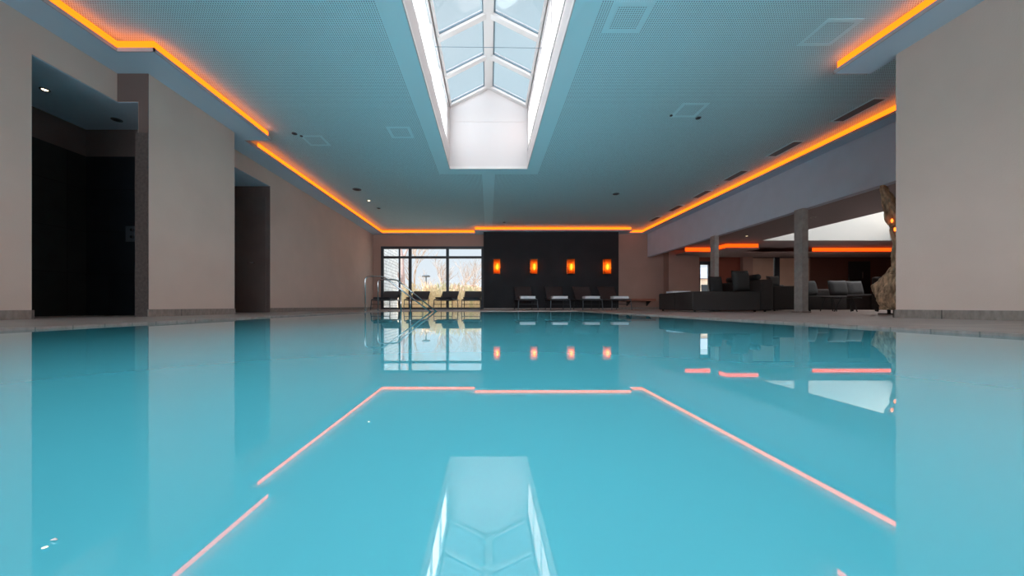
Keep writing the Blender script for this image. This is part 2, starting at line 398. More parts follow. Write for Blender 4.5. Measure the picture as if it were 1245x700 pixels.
# --- far end
b = MB()
WX0, WX1, WZ1 = -4.30, -.20, 2.53
b.box(-4.7, WX0, 14.15, 14.4, 0, CZ); b.box(WX0, WX1, 14.15, 14.4, WZ1, CZ); b.box(WX1, -.1, 14.15, 14.4, 0, CZ)
b.box(4.9, 6.95, 14.0, 14.4, 0, CZ)
struct(b.build('wall_back', m_wallR), 'brown plaster far wall around the window')
struct(MB().box(-.19, 5.0, 13.6, 14.3, 0, SZ + .1).build('wall_back', m_dark), 'charcoal feature wall with four lanterns')
struct(MB().box(-4.6, -.2, 14.13, 14.15, 0.015, .05).box(5.0, 6.9, 13.985, 14.0, .015, BH).box(-.19, 5.0, 13.585, 13.6, .015, .07).build('baseboard_back', m_base))

# window_1
w = empty('window_1', (0, 14.17, 0)); struct(w, 'dark-framed far window looking onto bare trees')
def px2x(px, Y=14.17): return (px - 594) * Y / F
def py2z(py, Y=14.17): return (372 - py) * Y / F + CAMZ
b = MB()
b.box(WX0, WX1, -.05, .05, WZ1 - .10, WZ1); b.box(WX0, WX1, -.05, .05, .015, .09)
b.box(WX0, WX0 + .10, -.05, .05, .09, WZ1 - .1); b.box(WX1 - .09, WX1, -.05, .05, .09, WZ1 - .1)
b.build('window_frame', m_frame, w)
mull = [px2x(498.7), px2x(544.2)]
for x in mull: MB().box(x - .055, x + .055, -.055, .055, .09, WZ1 - .1).build('mullion', m_frame, w)
MB().box(px2x(485.8) - .025, px2x(485.8) + .025, -.05, .05, .09, WZ1 - .1).build('mullion', m_frame, w)
tz = py2z(312.8)
xs = [WX0 + .1, px2x(485.8) - .025, px2x(485.8) + .025, mull[0] - .055, mull[0] + .055, mull[1] - .055, mull[1] + .055, WX1 - .09]
for i in range(0, 8, 2): MB().box(xs[i], xs[i + 1], -.05, .05, tz - .045, tz + .045).build('transom', m_frame, w)
for i in range(0, 8, 2):
    for z0, z1 in ((.09, tz - .045), (tz + .045, WZ1 - .1)):
        MB().box(xs[i], xs[i + 1], -.008, .008, z0, z1).build('pane', m_glass, w)

# --- behind the viewer: big garden window
b = MB(); b.box(-4.9, -4.2, -5.2, -5, 0, CZ); b.box(4.2, 5, -5.2, -5, 0, CZ); b.box(-4.2, 4.2, -5.2, -5, 2.95, CZ); b.box(-4.2, 4.2, -5.2, -5, 0, .1)
struct(b.build('wall_front', m_wall), 'end wall behind the viewer with a wide window')
w = empty('window_3', (0, -5.1, 0)); struct(w, 'wide window behind the viewer')
b = MB()
for x in (-4.2, -1.42, 1.38, 4.12): b.box(x, x + .08, -.05, .05, .1, 2.95)
b.box(-4.2, 4.2, -.05, .05, .1, .18); b.box(-4.2, 4.2, -.05, .05, 2.87, 2.95)
b.build('window_frame', m_frame, w)
for x0, x1 in ((-4.12, -1.42), (-1.34, 1.38), (1.46, 4.12)): MB().box(x0, x1, -.008, .008, .18, 2.87).build('pane', m_glass, w)

# --- skylight (window_2)
w = empty('window_2', (0, 0, 0)); struct(w, 'long white gabled skylight over the pool')
EZ, RZ, TH = 4.55, 4.98, .12
b = MB()   # left upstand, right wall, ends
b.box(SX0 - TH, SX0, SY0, SY1 + TH, CZ, 3.60)
b.box(SX0 - TH, SX0, SY0, SY1 + TH, 4.45, EZ + .03)
b.box(SX0 - TH, SX0, SY1 - .14, SY1 + TH, 3.6, 4.45)
b.box(SX1, SX1 + TH, SY0, SY1 + TH, CZ, EZ + .03)
b.box(SX0 - TH, SX1 + TH, SY0 - TH, SY0, CZ, EZ)
b.extr([(SX0 - TH, SY0 - TH, EZ), (SX1 + TH, SY0 - TH, EZ), (0, SY0 - TH, RZ + .05)], (0, TH, 0))
b.build('shaft_wall', m_white, w)
MB().box(SX0, SX1, SY1, SY1 + TH, CZ + .001, 4.20).build('end_panel', m_white, w)
MB().extr([(SX0, SY1 + .004, 4.206), (SX1, SY1 + .004, 4.206), (SX1, SY1 + .004, EZ), (0, SY1 + .004, RZ + .05), (SX0, SY1 + .004, EZ)], (0, TH, 0)).build('end_panel', m_white, w)
b = MB()   # white edging strip along the bottom of the shaft
b.box(SX0, SX0 + .012, SY0, SY1, CZ - .008, CZ + .05); b.box(SX1 - .012, SX1, SY0, SY1, CZ - .008, CZ + .05); b.box(SX0, SX1, SY1 - .012, SY1, CZ - .008, CZ + .05)
b.build('edge_trim', m_white2, w)
MB().box(SX1 - .012, SX1, SY0, SY1 - .05, 3.55, 3.585).build('track', M('track_grey', (.42, .40, .40), .6, var=.3, vscale=60), w)
ys = [SY1 - .04 - .965 * i for i in range(11)]
nL = Vector((EZ - RZ, 0, -SX0)).normalized()
def slope(sgn, u0, u1, y0, y1, t0, t1, name, mat, parent):
    """box lying on the roof slope; u 0 at the eaves, 1 at the ridge; t above the slope"""
    e = Vector((sgn * .86, 0, EZ)); r = Vector((0.0, 0, RZ)); n = Vector((sgn * (RZ - EZ), 0, .86)).normalized()
    pts = []
    for u, t in ((u0, t0), (u1, t0), (u1, t1), (u0, t1)):
        p = e.lerp(r, u) + n * t; pts.append((p.x, y0, p.z))
    return MB().extr(pts, (0, y1 - y0, 0)).build(name, mat, parent)
for i, y in enumerate(ys):
    for sg in (-1, 1):
        slope(sg, 0, .93, y - .055, y + .055, -.05, .05, 'rafter', m_white2, w)
        if i:
            y0, y1 = y + .055, ys[i - 1] - .055
            g = slope(sg, .05, .9, y0, y1, .02, .035, 'roof_pane', m_roofglass, w)
            slope(sg, .05, .9, y1 - .015, y1, -.005, .02, 'gasket', m_gasket, g)
            slope(sg, .88, .9, y0, y1 - .015, -.005, .02, 'gasket', m_gasket, g)
for sg in (-1, 1): slope(sg, 0, .05, SY0, SY1, -.04, .05, 'eaves_beam', m_white2, w)
MB().box(-.085, .085, SY0, SY1, RZ - .07, RZ + .05).build('ridge_beam', m_white2, w, bevel=.01)
jy = [7.50, 6.46, 5.42, 4.38, 3.34, 2.30, 1.26, .22, -.82, -1.9]
for i in range(9):
    MB().box(SX0 - .05, SX0 - .04, jy[i + 1] + .02, jy[i] - .02, 3.6, 4.45).build('side_pane', m_frost, w)
for y in jy[1:]: MB().box(SX0 - .08, SX0 - .002, y - .03, y + .03, 3.6, 4.45).build('side_mullion', m_white2, w)
MB().box(SX0 - .08, SX0 - .02, 7.48, 7.66, 3.6, 4.45).build('side_mullion', m_white2, w)
for y in (5.67, 1.8): MB().tube([(SX0, y, 4.30), (SX1, y, 4.28)], .005, 6).build('tie_cable', m_gasket, w)

# --- lounge shell
LZ = 2.30
b = MB()
b.box(6.44, 9.0, 1, 14.2, LZ, LZ + .2); b.box(9.0, 18, 11.65, 14.2, LZ, LZ + .2); b.box(9.0, 18, 1, 4.5, LZ, LZ + .2); b.box(14.5, 18, 4.5, 11.65, LZ, LZ + .2)
struct(b.build('ceiling_lounge', M('lounge_ceiling', (.36, .32, .32), .85, spec=.2)), 'low dark ceiling of the lounge')
b = MB()
b.box(8.98, 13.25, 11.63, 11.8, LZ + .003, 5.2); b.box(8.85, 9.02, 4.5, 11.63, LZ + .003, 5.2); b.box(13.2, 14.55, 4.5, 11.63, LZ + .003, 5.2); b.box(8.85, 14.5, 4.35, 4.52, LZ + .003, 5.2)
struct(b.build('wall_lightwell', M('lightwell_paint', (.72, .69, .66), .8, spec=.2)), 'white walls of the roof light above the lounge')
struct(MB().box(8.9, 13.3, 4.4, 11.7, 5.15, 5.17).build('window_4', glass('frit_glass', (.80, .80, .80), .02)), 'glass roof light over the lounge')
band('trim_4', [(7.2, 12.95), (8.15, 12.95), (8.15, 12.1), (9.25, 12.1), (9.25, 12.95), (18, 12.95), (18, 14.2), (7.2, 14.2)], M('lounge_soffit', (.36, .30, .29), .85, spec=.2), 2.10, 2.14)['label'] = 'dropped border along the back of the lounge ceiling'
b = MB(); b.box(6.93, 8.1, 13.6, 14.3, 0, LZ + .1)
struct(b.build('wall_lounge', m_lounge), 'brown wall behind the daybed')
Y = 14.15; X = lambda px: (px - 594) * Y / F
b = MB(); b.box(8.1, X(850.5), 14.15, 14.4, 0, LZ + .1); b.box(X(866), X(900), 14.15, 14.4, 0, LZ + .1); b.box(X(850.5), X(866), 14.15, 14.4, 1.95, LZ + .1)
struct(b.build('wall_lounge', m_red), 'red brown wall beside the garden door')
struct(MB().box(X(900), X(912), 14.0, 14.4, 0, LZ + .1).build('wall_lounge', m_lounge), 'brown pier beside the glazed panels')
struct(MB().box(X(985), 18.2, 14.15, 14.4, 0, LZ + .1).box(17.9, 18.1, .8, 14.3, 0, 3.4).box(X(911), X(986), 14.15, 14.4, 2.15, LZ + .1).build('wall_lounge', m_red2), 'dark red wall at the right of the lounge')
# garden door
dd = empty('door_2', (0, 14.2, 0)); struct(dd, 'dark-framed glazed garden door at the back of the lounge')
b = MB(); x0, x1 = X(850.8), X(865.8)
b.box(x0, x0 + .03, -.04, .04, .015, 1.94); b.box(x1 - .13, x1, -.04, .04, .015, 1.94); b.box(x0, x1, -.04, .04, 1.8, 1.94); b.box(x0, x1, -.04, .04, .015, .12)
b.build('door_frame', m_frame, dd); MB().box(x0 + .03, x1 - .13, -.006, .006, .12, 1.8).build('pane', m_glass, dd)
# glazed panels
w = empty('window_5', (0, 14.2, 0)); struct(w, 'glazed lounge panels with beige blinds behind')
m_blind = M('beige_blind', (.55, .36, .27), .9, var=.04, vscale=2); 
m_blind.node_tree.nodes['Principled BSDF'].inputs['Coat Weight'].default_value = 1.0
m_blind.node_tree.nodes['Principled BSDF'].inputs['Coat Roughness'].default_value = .02
for a, c in ((912, 942), (948, 985)):
    MB().box(X(a) + .02, X(c) - .02, -.01, .01, .12, 2.08).build('pane', m_blind, w)
b = MB(); b.box(X(911), X(986), -.05, .05, 2.07, 2.15); b.box(X(911), X(986), -.05, .05, .015, .12); b.box(X(942), X(948), -.05, .05, .12, 2.07)
b.build('window_frame', m_frame, w)
# dark doorway
dd = empty('door_3', (0, 14.14, 0)); struct(dd, 'black door in the dark red lounge wall')
MB().box(X(1031), X(1057), -.03, .005, .015, 1.93).build('door_panel', m_black, dd, bevel=.003)
MB().tube([(X(1047), -.05, 1.25), (X(1047), -.05, 1.5)], .012, 8).tube([(X(1047), -.05, 1.3), (X(1047), -.02, 1.3)], .008, 6).tube([(X(1047), -.05, 1.45), (X(1047), -.02, 1.45)], .008, 6).build('door_handle', m_steel, dd)

# ================================================================== COVE LIGHTS
def cove(pts, label, z0=SZ + .045, z1=SZ + .135, mat=m_led, t=.02, group=None):
    """emissive strip following pts, on the left of the walking direction sits the wall"""
    b = MB()
    for (ax, ay), (bx, by) in zip(pts, pts[1:]):
        x0, x1 = sorted((ax, bx)); y0, y1 = sorted((ay, by))
        b.box(x0 - t / 2, x1 + t / 2, y0 - t / 2, y1 + t / 2, z0, z1)
    return tag(b.build('cove_light', mat), label, 'light strip')
o_ = .03
cove([(-4.17 - o_, -4.9), (-4.17 - o_, 3.97 + o_), (-3.755 - o_, 3.97 + o_), (-3.755 - o_, 6.05)], 'orange cove light above the near left wall, with a square jog')
cove([(-4.2 - o_, 6.5), (-4.2 - o_, 13.95 + o_), (-.53 + o_, 13.95 + o_), (-.53 + o_, 13.4 + o_), (5.40, 13.4 + o_)], 'orange cove light along the far left wall and over the window and charcoal wall')
cove([(5.5, 13.9 + o_), (6.03 + o_, 13.9 + o_), (6.03 + o_, 4.3)], 'long orange cove light above the grey beam on the right')
cove([(4.25 + o_, -4.9), (4.25 + o_, 4.35 - o_), (4.6, 4.35 - o_)], 'orange cove light above the near right wall')
# white upright lips in front of the strips' feet
b = MB()
def lips(b, pts, z0, z1, t=.012):
    for (ax, ay), (bx, by) in zip(pts, pts[1:]):
        x0, x1 = sorted((ax, bx)); y0, y1 = sorted((ay, by)); b.box(x0 - t / 2, x1 + t / 2, y0 - t / 2, y1 + t / 2, z0, z1)
lips(b, [(-4.17, -5), (-4.17, 3.97), (-3.755, 3.97), (-3.755, 6.1), (-4.2, 6.1), (-4.2, 13.95), (-.53, 13.95), (-.53, 13.4), (5.45, 13.4), (5.45, 13.9), (6.03, 13.9), (6.03, 4.35)], SZ - .002, SZ + .042)
lips(b, [(4.25, -5), (4.25, 4.35), (4.65, 4.35)], SZ - .002, SZ + .042)
struct(b.build('trim_5', m_lip), 'thin pale lip edging the dropped ceiling border')
cove([(7.2, 12.93), (8.1, 12.93)], 'short orange cove light over the daybed end of the lounge', 2.15, 2.28, m_ledR)
cove([(8.13, 13.5), (8.13, 12.08), (9.2, 12.08)], 'angled orange cove light in the lounge ceiling behind the far column', 2.15, 2.27, m_ledR)
cove([(11.85, 12.93), (17.8, 12.93)], 'long straight orange cove light at the back right of the lounge', 2.15, 2.27, m_ledR)

# ================================================================== CEILING FITTINGS
def access_panel(px, py, label, size=.40):
    x, y = ceil_at(px, py); r = empty('access_panel', (x, y, CZ))
    tag(r, label, 'access panel')
    h = size / 2; b = MB()
    for q in ((-h, h, -h, -h + .05), (-h, h, h - .05, h), (-h, -h + .05, -h + .05, h - .05), (h - .05, h, -h + .05, h - .05)): b.box(*q, -.003, -.0005)
    b.build('panel_frame', m_ceil, r)
    MB().box(-h + .053, h - .053, -h + .053, h - .053, -.002, -.0005).build('perforated_infill', m_perf, r)
access_panel(763, 22, 'square ceiling access panel nearest the skylight, top centre right', .41)
access_panel(1007, 40, 'square ceiling access panel beside the near right cove light', .39)
access_panel(838, 134, 'square ceiling access panel between two small spot fittings on the right', .40)
access_panel(487, 161, 'square ceiling access panel just left of the skylight end', .40)
access_panel(384, 171, 'square ceiling access panel beside the near left cove light')
def vent(px, py, label):
    x, y = ceil_at(px, py); r = empty('air_vent', (x, y, CZ)); tag(r, label, 'vent', 'air vents beside the right cove light')
    b = MB(); L, Wd = .62, .17
    b.box(-Wd / 2, Wd / 2, -L / 2, L / 2, -.004, -.001); b.build('backing', M('vent_dark', (.2, .21, .22), .7) if 'vent_dark' not in bpy.data.materials else bpy.data.materials['vent_dark'], r)
    b = MB(); q = .025
    b.box(-Wd / 2 - q, Wd / 2 + q, -L / 2 - q, -L / 2, -.010, -.001); b.box(-Wd / 2 - q, Wd / 2 + q, L / 2, L / 2 + q, -.010, -.001)
    b.box(-Wd / 2 - q, -Wd / 2, -L / 2, L / 2, -.010, -.001); b.box(Wd / 2, Wd / 2 + q, -L / 2, L / 2, -.010, -.001)
    b.build('vent_frame', m_ceil, r)
    for k in range(5):
        xx = -Wd / 2 + Wd * (k + .5) / 5
        MB().box(xx - .004, xx + .004, -L / 2, L / 2, -.009, -.004).build('slat', m_gasket, r)
for (px, py), l in zip(((1043, 134), (954, 181), (894, 213.5), (853, 236), (821, 253), (796, 266)),
    ('slotted grey air vent nearest the viewer, beside the near right wall', 'slotted grey air vent second from the near right wall', 'slotted grey air vent third from the near right wall',
     'slotted grey air vent fourth from the near right wall', 'slotted grey air vent second from the far end', 'slotted grey air vent at the far end of the row')):
    vent(px, py, l)
m_lamp = emis('warm_lamp', (1, .78, .5), 9.0)
def spot(px, py, label, r0=.045, z=CZ, lit=False, mat=m_greymet, name='downlight'):
    x, y = ceil_at(px, py, z); r = empty(name, (x, y, z)); tag(r, label, 'ceiling light' if name == 'downlight' else 'sensor')
    MB().lathe([(r0, -.001), (r0, -.012), (r0 * .7, -.016), (r0 * .62, -.006)], n=16).build('ring', mat, r, smooth=True)
    MB().lathe([(r0 * .6, -.007), (r0 * .6, -.010)], n=16).build('lens', m_lamp if lit else m_black, r)
spot(358, 162, 'small dark downlight beside the near left cove light')
spot(366.5, 165, 'tiny black sensor right of the left downlight', .025, name='ceiling_sensor')
spot(849, 143, 'small metal downlight at the corner of the right access panel', .04)
spot(816, 140, 'tiny black sensor left of the right access panel', .022, name='ceiling_sensor')
spot(448.5, 243.5, 'lit downlight near the far end of the left cove light', .05, lit=True, mat=m_white2)
spot(434, 230, 'flat round dark fitting on the far left ceiling', .11, mat=m_gasket, name='ceiling_sensor')
spot(460.5, 253, 'small unlit downlight beyond the lit one at the far left', .05)
spot(749, 235.5, 'flat round dark fitting on the far right ceiling', .09, mat=m_gasket, name='ceiling_sensor')
spot(872.5, 225, 'small white fitting between two air vents', .04, mat=m_white2, name='ceiling_sensor')
spot(613, 270, 'small round fitting over the charcoal wall', .05, mat=m_gasket, name='ceiling_sensor')
spot(54.5, 108, 'lit downlight in the shower recess ceiling', .045, 2.66, True)
spot(142, 145, 'unlit rectangular downlight deep in the shower recess', .06, 2.66)
spot(908, 286.5, 'lit downlight in the lounge ceiling between the columns', .045, LZ, True)
spot(988.5, 264, 'round downlight in the lounge ceiling beside the near column', .06, LZ, mat=m_white2)

# shower mixer plate
r = empty('shower_mixer', (-5.06, 5.028, 1.17)); tag(r, 'chrome shower mixer plate with two knobs on the black tiles', 'shower control')
MB().box(-.09, .075, -.012, 0, -.11, .11).build('plate', m_greymet, r, bevel=.004)
for z in (.05, -.05): MB().tube([(.03, -.012, z), (.03, -.05, z)], .022, 12).build('knob', m_steel, r, bevel=.003)
# ================================================================== HANDRAILS
def handrail(Y, x_end, x_top, x_mid, label):
    r = empty('handrail', (-3.0, Y, .015)); tag(r, label, 'handrail', 'pool step handrails')
    H = .865 - .015; R = .019
    path = arc([(0, 0, 0), (0, 0, H), (x_top + 3.0, 0, H), (x_end + 3.0, 0, -.03)], .10, 6)
    MB().tube(path, R, 12).build('rail', m_steel, r, smooth=True)
    t = (x_mid - x_top) / (x_end - x_top); zt = H + (-.03 - H) * t
    MB().tube([(x_mid + 3, 0, zt - .01), (x_mid + 3, 0, -.1)], .016, 12).build('post', m_steel, r, smooth=True)
    MB().lathe([(.05, 0), (.05, .008), (.03, .02)], (0, 0, 0), 16).build('flange', m_steel, r, smooth=True)
handrail(8.6, -1.38, -2.56, -2.13, 'stainless pool handrail nearer the viewer, starting farther left')
handrail(9.6, -1.40, -2.50, -2.12, 'stainless pool handrail farther from the viewer, in front of the window loungers')

# ================================================================== LOUNGERS
def make_lounger():
    r = empty('sun_lounger')
    # local: foot end at y=0 facing the pool (-y), head at y=1.75
    L, Wd, H = 1.72, .62, .36
    b = MB()
    for s in (-1, 1):
        b.tube(arc([(s * Wd / 2, 0, H - .02), (s * Wd / 2, .1, H), (s * Wd / 2, L, H)], .04, 3), .014, 8)
    b.tube([(-Wd / 2, 0, H - .02), (Wd / 2, 0, H - .02)], .014, 8); b.tube([(-Wd / 2, L, H), (Wd / 2, L, H)], .014, 8)
    b.build('frame', m_greymet, r, smooth=True)
    for s in (-1, 1):
        MB().tube(arc([(s * Wd / 2, .02, H - .02), (s * (Wd / 2 + .005), -.01, H * .5), (s * (Wd / 2 + .02), -.03, 0)], .05, 3), .014, 8).build('leg', m_greymet, r, smooth=True)
        MB().tube([(s * Wd / 2, 1.28, H), (s * (Wd / 2 + .015), 1.36, 0)], .014, 8).build('leg', m_darkmet, r, smooth=True)
    MB().tube([(-Wd / 2, .02, .19), (Wd / 2, .02, .19)], .009, 6).build('stretcher', m_darkmet, r)
    b = MB(); n = 8                     # sling seat, sagging a little
    pts = [(0, .03 + 1.06 * k / n, H + .004 - .035 * math.sin(PI * k / n)) for k in range(n + 1)]
    for (a, c) in zip(pts, pts[1:]):
        b.extr([(-Wd / 2 + .01, a[1], a[2]), (-Wd / 2 + .01, c[1], c[2]), (-Wd / 2 + .01, c[1], c[2] - .012), (-Wd / 2 + .01, a[1], a[2] - .012)], (Wd - .02, 0, 0))
    b.build('seat', m_sling, r)
    return r
def add_back(r, h):
    """backrest hinged at y=1.1, rising to height h"""
    H, Wd, Lb = .37, .62, .72
    dz = h - H; dy = math.sqrt(Lb ** 2 - dz ** 2)
    br = MB()
    br.extr([(-Wd / 2 + .015, 1.1, H), (-Wd / 2 + .015, 1.1 + dy, h), (-Wd / 2 + .015, 1.1 + dy, h - .02), (-Wd / 2 + .015, 1.1, H - .02)], (Wd - .03, 0, 0))
    br = br.build('backrest', m_sling, r)
    b = MB()
    b.tube(arc([(-Wd / 2, 1.08, H), (-Wd / 2, 1.1 + dy, h), (Wd / 2, 1.1 + dy, h), (Wd / 2, 1.08, H)], .05, 4), .013, 8)
    b.build('back_frame', m_darkmet, r, smooth=True)
    for s in (-1, 1):
        MB().tube([(s * (Wd / 2 - .03), 1.1 + dy * .6, H + dz * .6 - .02), (s * (Wd / 2 - .03), 1.6, H)], .009, 6).build('brace', m_darkmet, r)
protoA = make_lounger(); protoB = copy_tree(protoA)
add_back(protoA, .86); add_back(protoB, .70)
def towel_bm(w=.50, l=.34, t=.085, seed=0):
    rnd = random.Random(seed); b = MB()
    for k in range(3):
        o1, o2 = (rnd.random() - .5) * .02, (rnd.random() - .5) * .02
        b.box(-w / 2 + o1, w / 2 + o2, -l / 2 + o2, l / 2 + o1, k * t / 3 + .001, (k + 1) * t / 3 - .001)
    return b
A = [(1.30, 'by the charcoal wall, leftmost of the four there'), (2.37, 'by the charcoal wall, second from the left'), (3.43, 'by the charcoal wall, third from the left'), (4.38, 'by the charcoal wall, nearest the wooden bench')]
for i, (x, w_) in enumerate(A):
    o = protoA if i == 0 else copy_tree(protoA)
    o.location = (x, 11.65, .015); o.rotation_euler.z = math.radians((1, -2, -1, 0)[i])
    tag(o, 'dark sling sun lounger with raised back ' + w_, 'sun lounger', 'sun loungers along the charcoal wall')
    t = towel_bm(seed=i).build('towel', m_towel, bevel=.006, loc=(x, 11.84, .390))
    tag(t, 'folded white towel on the lounger ' + w_, 'towel', 'folded white towels on the loungers')
Bx = [(-3.68, 'behind the pool handrails, nearest the left wall'), (-2.56, 'in front of the window, second from the left wall'), (-1.55, 'in front of the middle window mullion'), (-.60, 'at the right end of the window')]
for i, (x, w_) in enumerate(Bx):
    o = protoB if i == 0 else copy_tree(protoB)
    o.location = (x, 12.05, .015); o.rotation_euler.z = math.radians((2, 1, -3, 0)[i])
    tag(o, 'dark sling sun lounger ' + w_, 'sun lounger', 'sun loungers in front of the window')
    t = towel_bm(.54, .40, .06, seed=10 + i).build('towel', m_dtowel, bevel=.01, loc=(x, 12.28, .391))
    tag(t, 'folded charcoal towel on the lounger ' + w_, 'towel', 'folded charcoal towels on the loungers')

# wall bench
r = empty('wall_bench', (5.95, 13.75, .43)); tag(r, 'reddish walnut bench shelf fixed to the brown far wall', 'bench')
MB().box(-.72, .45, -.25, .24, -.09, 0).build('seat', m_bench, r, bevel=.006)
for x in (-.5, .28): MB().extr([(x, .24, -.09), (x, -.12, -.09), (x, .24, -.28)], (.04, 0, 0)).build('bracket', m_darkmet, r)

# ================================================================== WALL LANTERNS
m_amber = bpy.data.materials.new('amber_glass'); m_amber.use_nodes = True
_n = m_amber.node_tree; _n.nodes.clear()
_t = _n.nodes.new('ShaderNodeBsdfTransparent'); _t.inputs[0].default_value = (1, .55, .22, 1)
_e = _n.nodes.new('ShaderNodeBsdfTranslucent'); _e.inputs[0].default_value = (1, .50, .18, 1)
_m = _n.nodes.new('ShaderNodeMixShader'); _m.inputs[0].default_value = .45
_n.links.new(_t.outputs[0], _m.inputs[1]); _n.links.new(_e.outputs[0], _m.inputs[2])
_o = _n.nodes.new('ShaderNodeOutputMaterial'); _n.links.new(_m.outputs[0], _o.inputs[0])
m_copper = M('copper_plate', (.75, .32, .12), .45, metal=.5)
m_bulb = emis('filament_bulb', (1.0, .58, .20), 16.0)
m_cap = M('dark_bronze', (.06, .03, .02), .5, metal=.5)
for px, lab in ((604, 'amber wall lantern nearest the window'), (649, 'amber wall lantern second from the window'), (694, 'amber wall lantern third from the window'), (738, 'amber wall lantern at the right end of the charcoal wall')):
    x = (px - 594) * 13.5 / F
    r = empty('wall_lantern', (x, 13.6, py2z(324, 13.5))); tag(r, lab, 'wall light', 'amber lanterns on the charcoal wall')
    MB().box(-.12, .12, -.012, 0, -.27, .27).build('back_plate', m_copper, r, bevel=.003)
    b = MB()
    for xx in (-.13, .13):
        for yy in (-.20, -.01): b.box(xx - .007, xx + .007, yy - .007, yy + .007, -.28, .28)
    b.box(-.137, .137, -.207, -.003, -.29, -.275); b.build('lantern_frame', m_cap, r)
    MB().box(-.14, .14, -.21, -.003, .27, .295).build('cap', m_cap, r, bevel=.004)
    MB().box(-.122, .122, -.203, -.199, -.273, .268).box(-.132, -.128, -.19, -.02, -.273, .268).box(.128, .132, -.19, -.02, -.273, .268).build('amber_glass', m_amber, r)
    lh = MB().lathe([(.012, .27), (.018, .16), (.018, .12)], (0.02, -.1, 0), 10).build('lamp_holder', m_cap, r)
    MB().lathe([(.006, .12), (.022, .08), (.034, .02), (.034, -.04), (.022, -.10), (.004, -.13)], (0.02, -.1, 0), 12).build('bulb', m_bulb, lh, smooth=True)

# ================================================================== LOUNGE FURNITURE
def softbox(x0, x1, y0, y1, z0, z1, name, mat, parent=None, bevel=.05, segs=3):
    return MB().box(x0, x1, y0, y1, z0, z1).build(name, mat, parent, bevel=bevel, smooth=True, segs=segs)
def cushion(w, h, t, name='cushion', mat=m_cush, n=10):
    """pillow standing in the xz plane with pinched corners"""
    b = MB(); g = {}
    for side in (-1, 1):
        for i in range(n + 1):
            for j in range(n + 1):
                u, v = 2 * i / n - 1, 2 * j / n - 1
                edge = (1 - u ** 4) * (1 - v ** 4)
                y = side * t / 2 * edge ** .5
                pin = 1 - .10 * (1 - abs(u * v)) * (abs(u) ** 3 + abs(v) ** 3) / 2
                if edge < 1e-6 and side == 1: g[(side, i, j)] = g[(-1, i, j)]; continue
                g[(side, i, j)] = b.bm.verts.new((u * w / 2 * pin, y, h / 2 + v * h / 2 * pin))
    for side in (-1, 1):
        for i in range(n):
            for j in range(n):
                f = [g[(side, i, j)], g[(side, i + 1, j)], g[(side, i + 1, j + 1)], g[(side, i, j + 1)]]
                try: b.bm.faces.new(f)
                except ValueError: pass
    return b.build(name, mat, smooth=True)
# daybed (left)
r = empty('daybed', (4.63, 8.0, .015)); tag(r, 'large charcoal upholstered daybed with high right side in front of the far column', 'sofa')
db = softbox(0, 1.53, 0, .81, .03, .465, 'base', m_sofa, r, .03)
softbox(0, 1.53, .82, 1.63, .03, .465, 'base', m_sofa, r, .03)
softbox(1.55, 1.81, -.02, 1.63, .03, .735, 'side_panel', m_sofa, r, .05)
for x, y in ((.08, .08), (1.45, .08), (.08, 1.55), (1.45, 1.55), (1.68, .08)): MB().lathe([(.02, 0), (.025, .035)], (x, y, 0), 10).build('foot', m_black, db)
def put_cushion(x, y, z, w, h, t, rz, tilt, label, mat=m_cushd, group='scatter cushions in the lounge'):
    c = cushion(w, h, t, mat=mat); c.location = (x, y, z); c.rotation_euler = (math.radians(tilt), 0, math.radians(rz))
    return tag(c, label, 'cushion', group)
put_cushion(5.96, 9.25, .49, .38, .44, .15, 8, -8, 'dark square cushion on the daybed, left of the two standing there')
put_cushion(5.93, 8.28, .49, .44, .50, .17, 6, -8, 'dark square cushion on the daybed, right and taller of the two')
for y, lab in ((9.15, 'black bolster roll on the daybed side, behind the left cushion'), (8.42, 'black bolster roll on the daybed side, beside the taller cushion')):
    o = MB().tube([(6.31, y - .17, .825), (6.31, y - .15, .825), (6.31, y + .15, .825), (6.31, y + .17, .825)], [.045, .068, .068, .045], 14).build('bolster', m_black, smooth=True)
    tag(o, lab, 'cushion', 'bolster rolls on the daybed')
o = towel_bm(.46, .34, .05, 33).build('towel', m_towel, bevel=.006, loc=(4.93, 9.2, .482)); tag(o, 'folded white towel on the far corner of the daybed', 'towel')

# corner sofa (right)
r = empty('corner_sofa', (7.3, 9.2, .015)); tag(r, 'charcoal corner sofa behind the near column', 'sofa')
softbox(.95, 3.3, .0, .95, .03, .40, 'seat', m_sofa, r, .04)
softbox(.95, 3.3, .96, 1.25, .03, .62, 'backrest', m_sofa, r, .05)
softbox(0.1, .94, .0, 1.9, .03, .66, 'side_seat', m_sofa, r, .05)
for x, y in ((.2, .08), (3.15, .05), (1.1, .05)): MB().lathe([(.02, 0), (.025, .035)], (x, y, 0), 10).build('foot', m_black, r)
put_cushion(8.77, 9.62, .43, .46, .42, .16, 10, -12, 'grey square cushion on the corner sofa just right of the near column', m_cush)
put_cushion(9.58, 9.66, .43, .48, .43, .17, -4, -12, 'grey square cushion in the middle of the corner sofa', m_cush)
put_cushion(10.08, 9.70, .43, .42, .42, .15, -6, -14, 'grey square cushion at the right end of the corner sofa', m_cush)
put_cushion(8.02, 9.95, .70, .36, .30, .13, 0, -10, 'grey cushion on top of the sofa left of the near column', m_cush)
put_cushion(7.62, 10.2, .70, .36, .24, .13, 0, -10, 'low grey cushion behind the daybed arm', m_cush)
r = empty('armchair', (9.08, 8.25, .015)); tag(r, 'charcoal armchair seen from behind, next to the driftwood', 'armchair')
softbox(0, .75, 0, .16, .05, .82, 'backrest', m_sofa, r, .05); softbox(.0, .75, .17, .75, .05, .42, 'seat', m_sofa, r, .05)
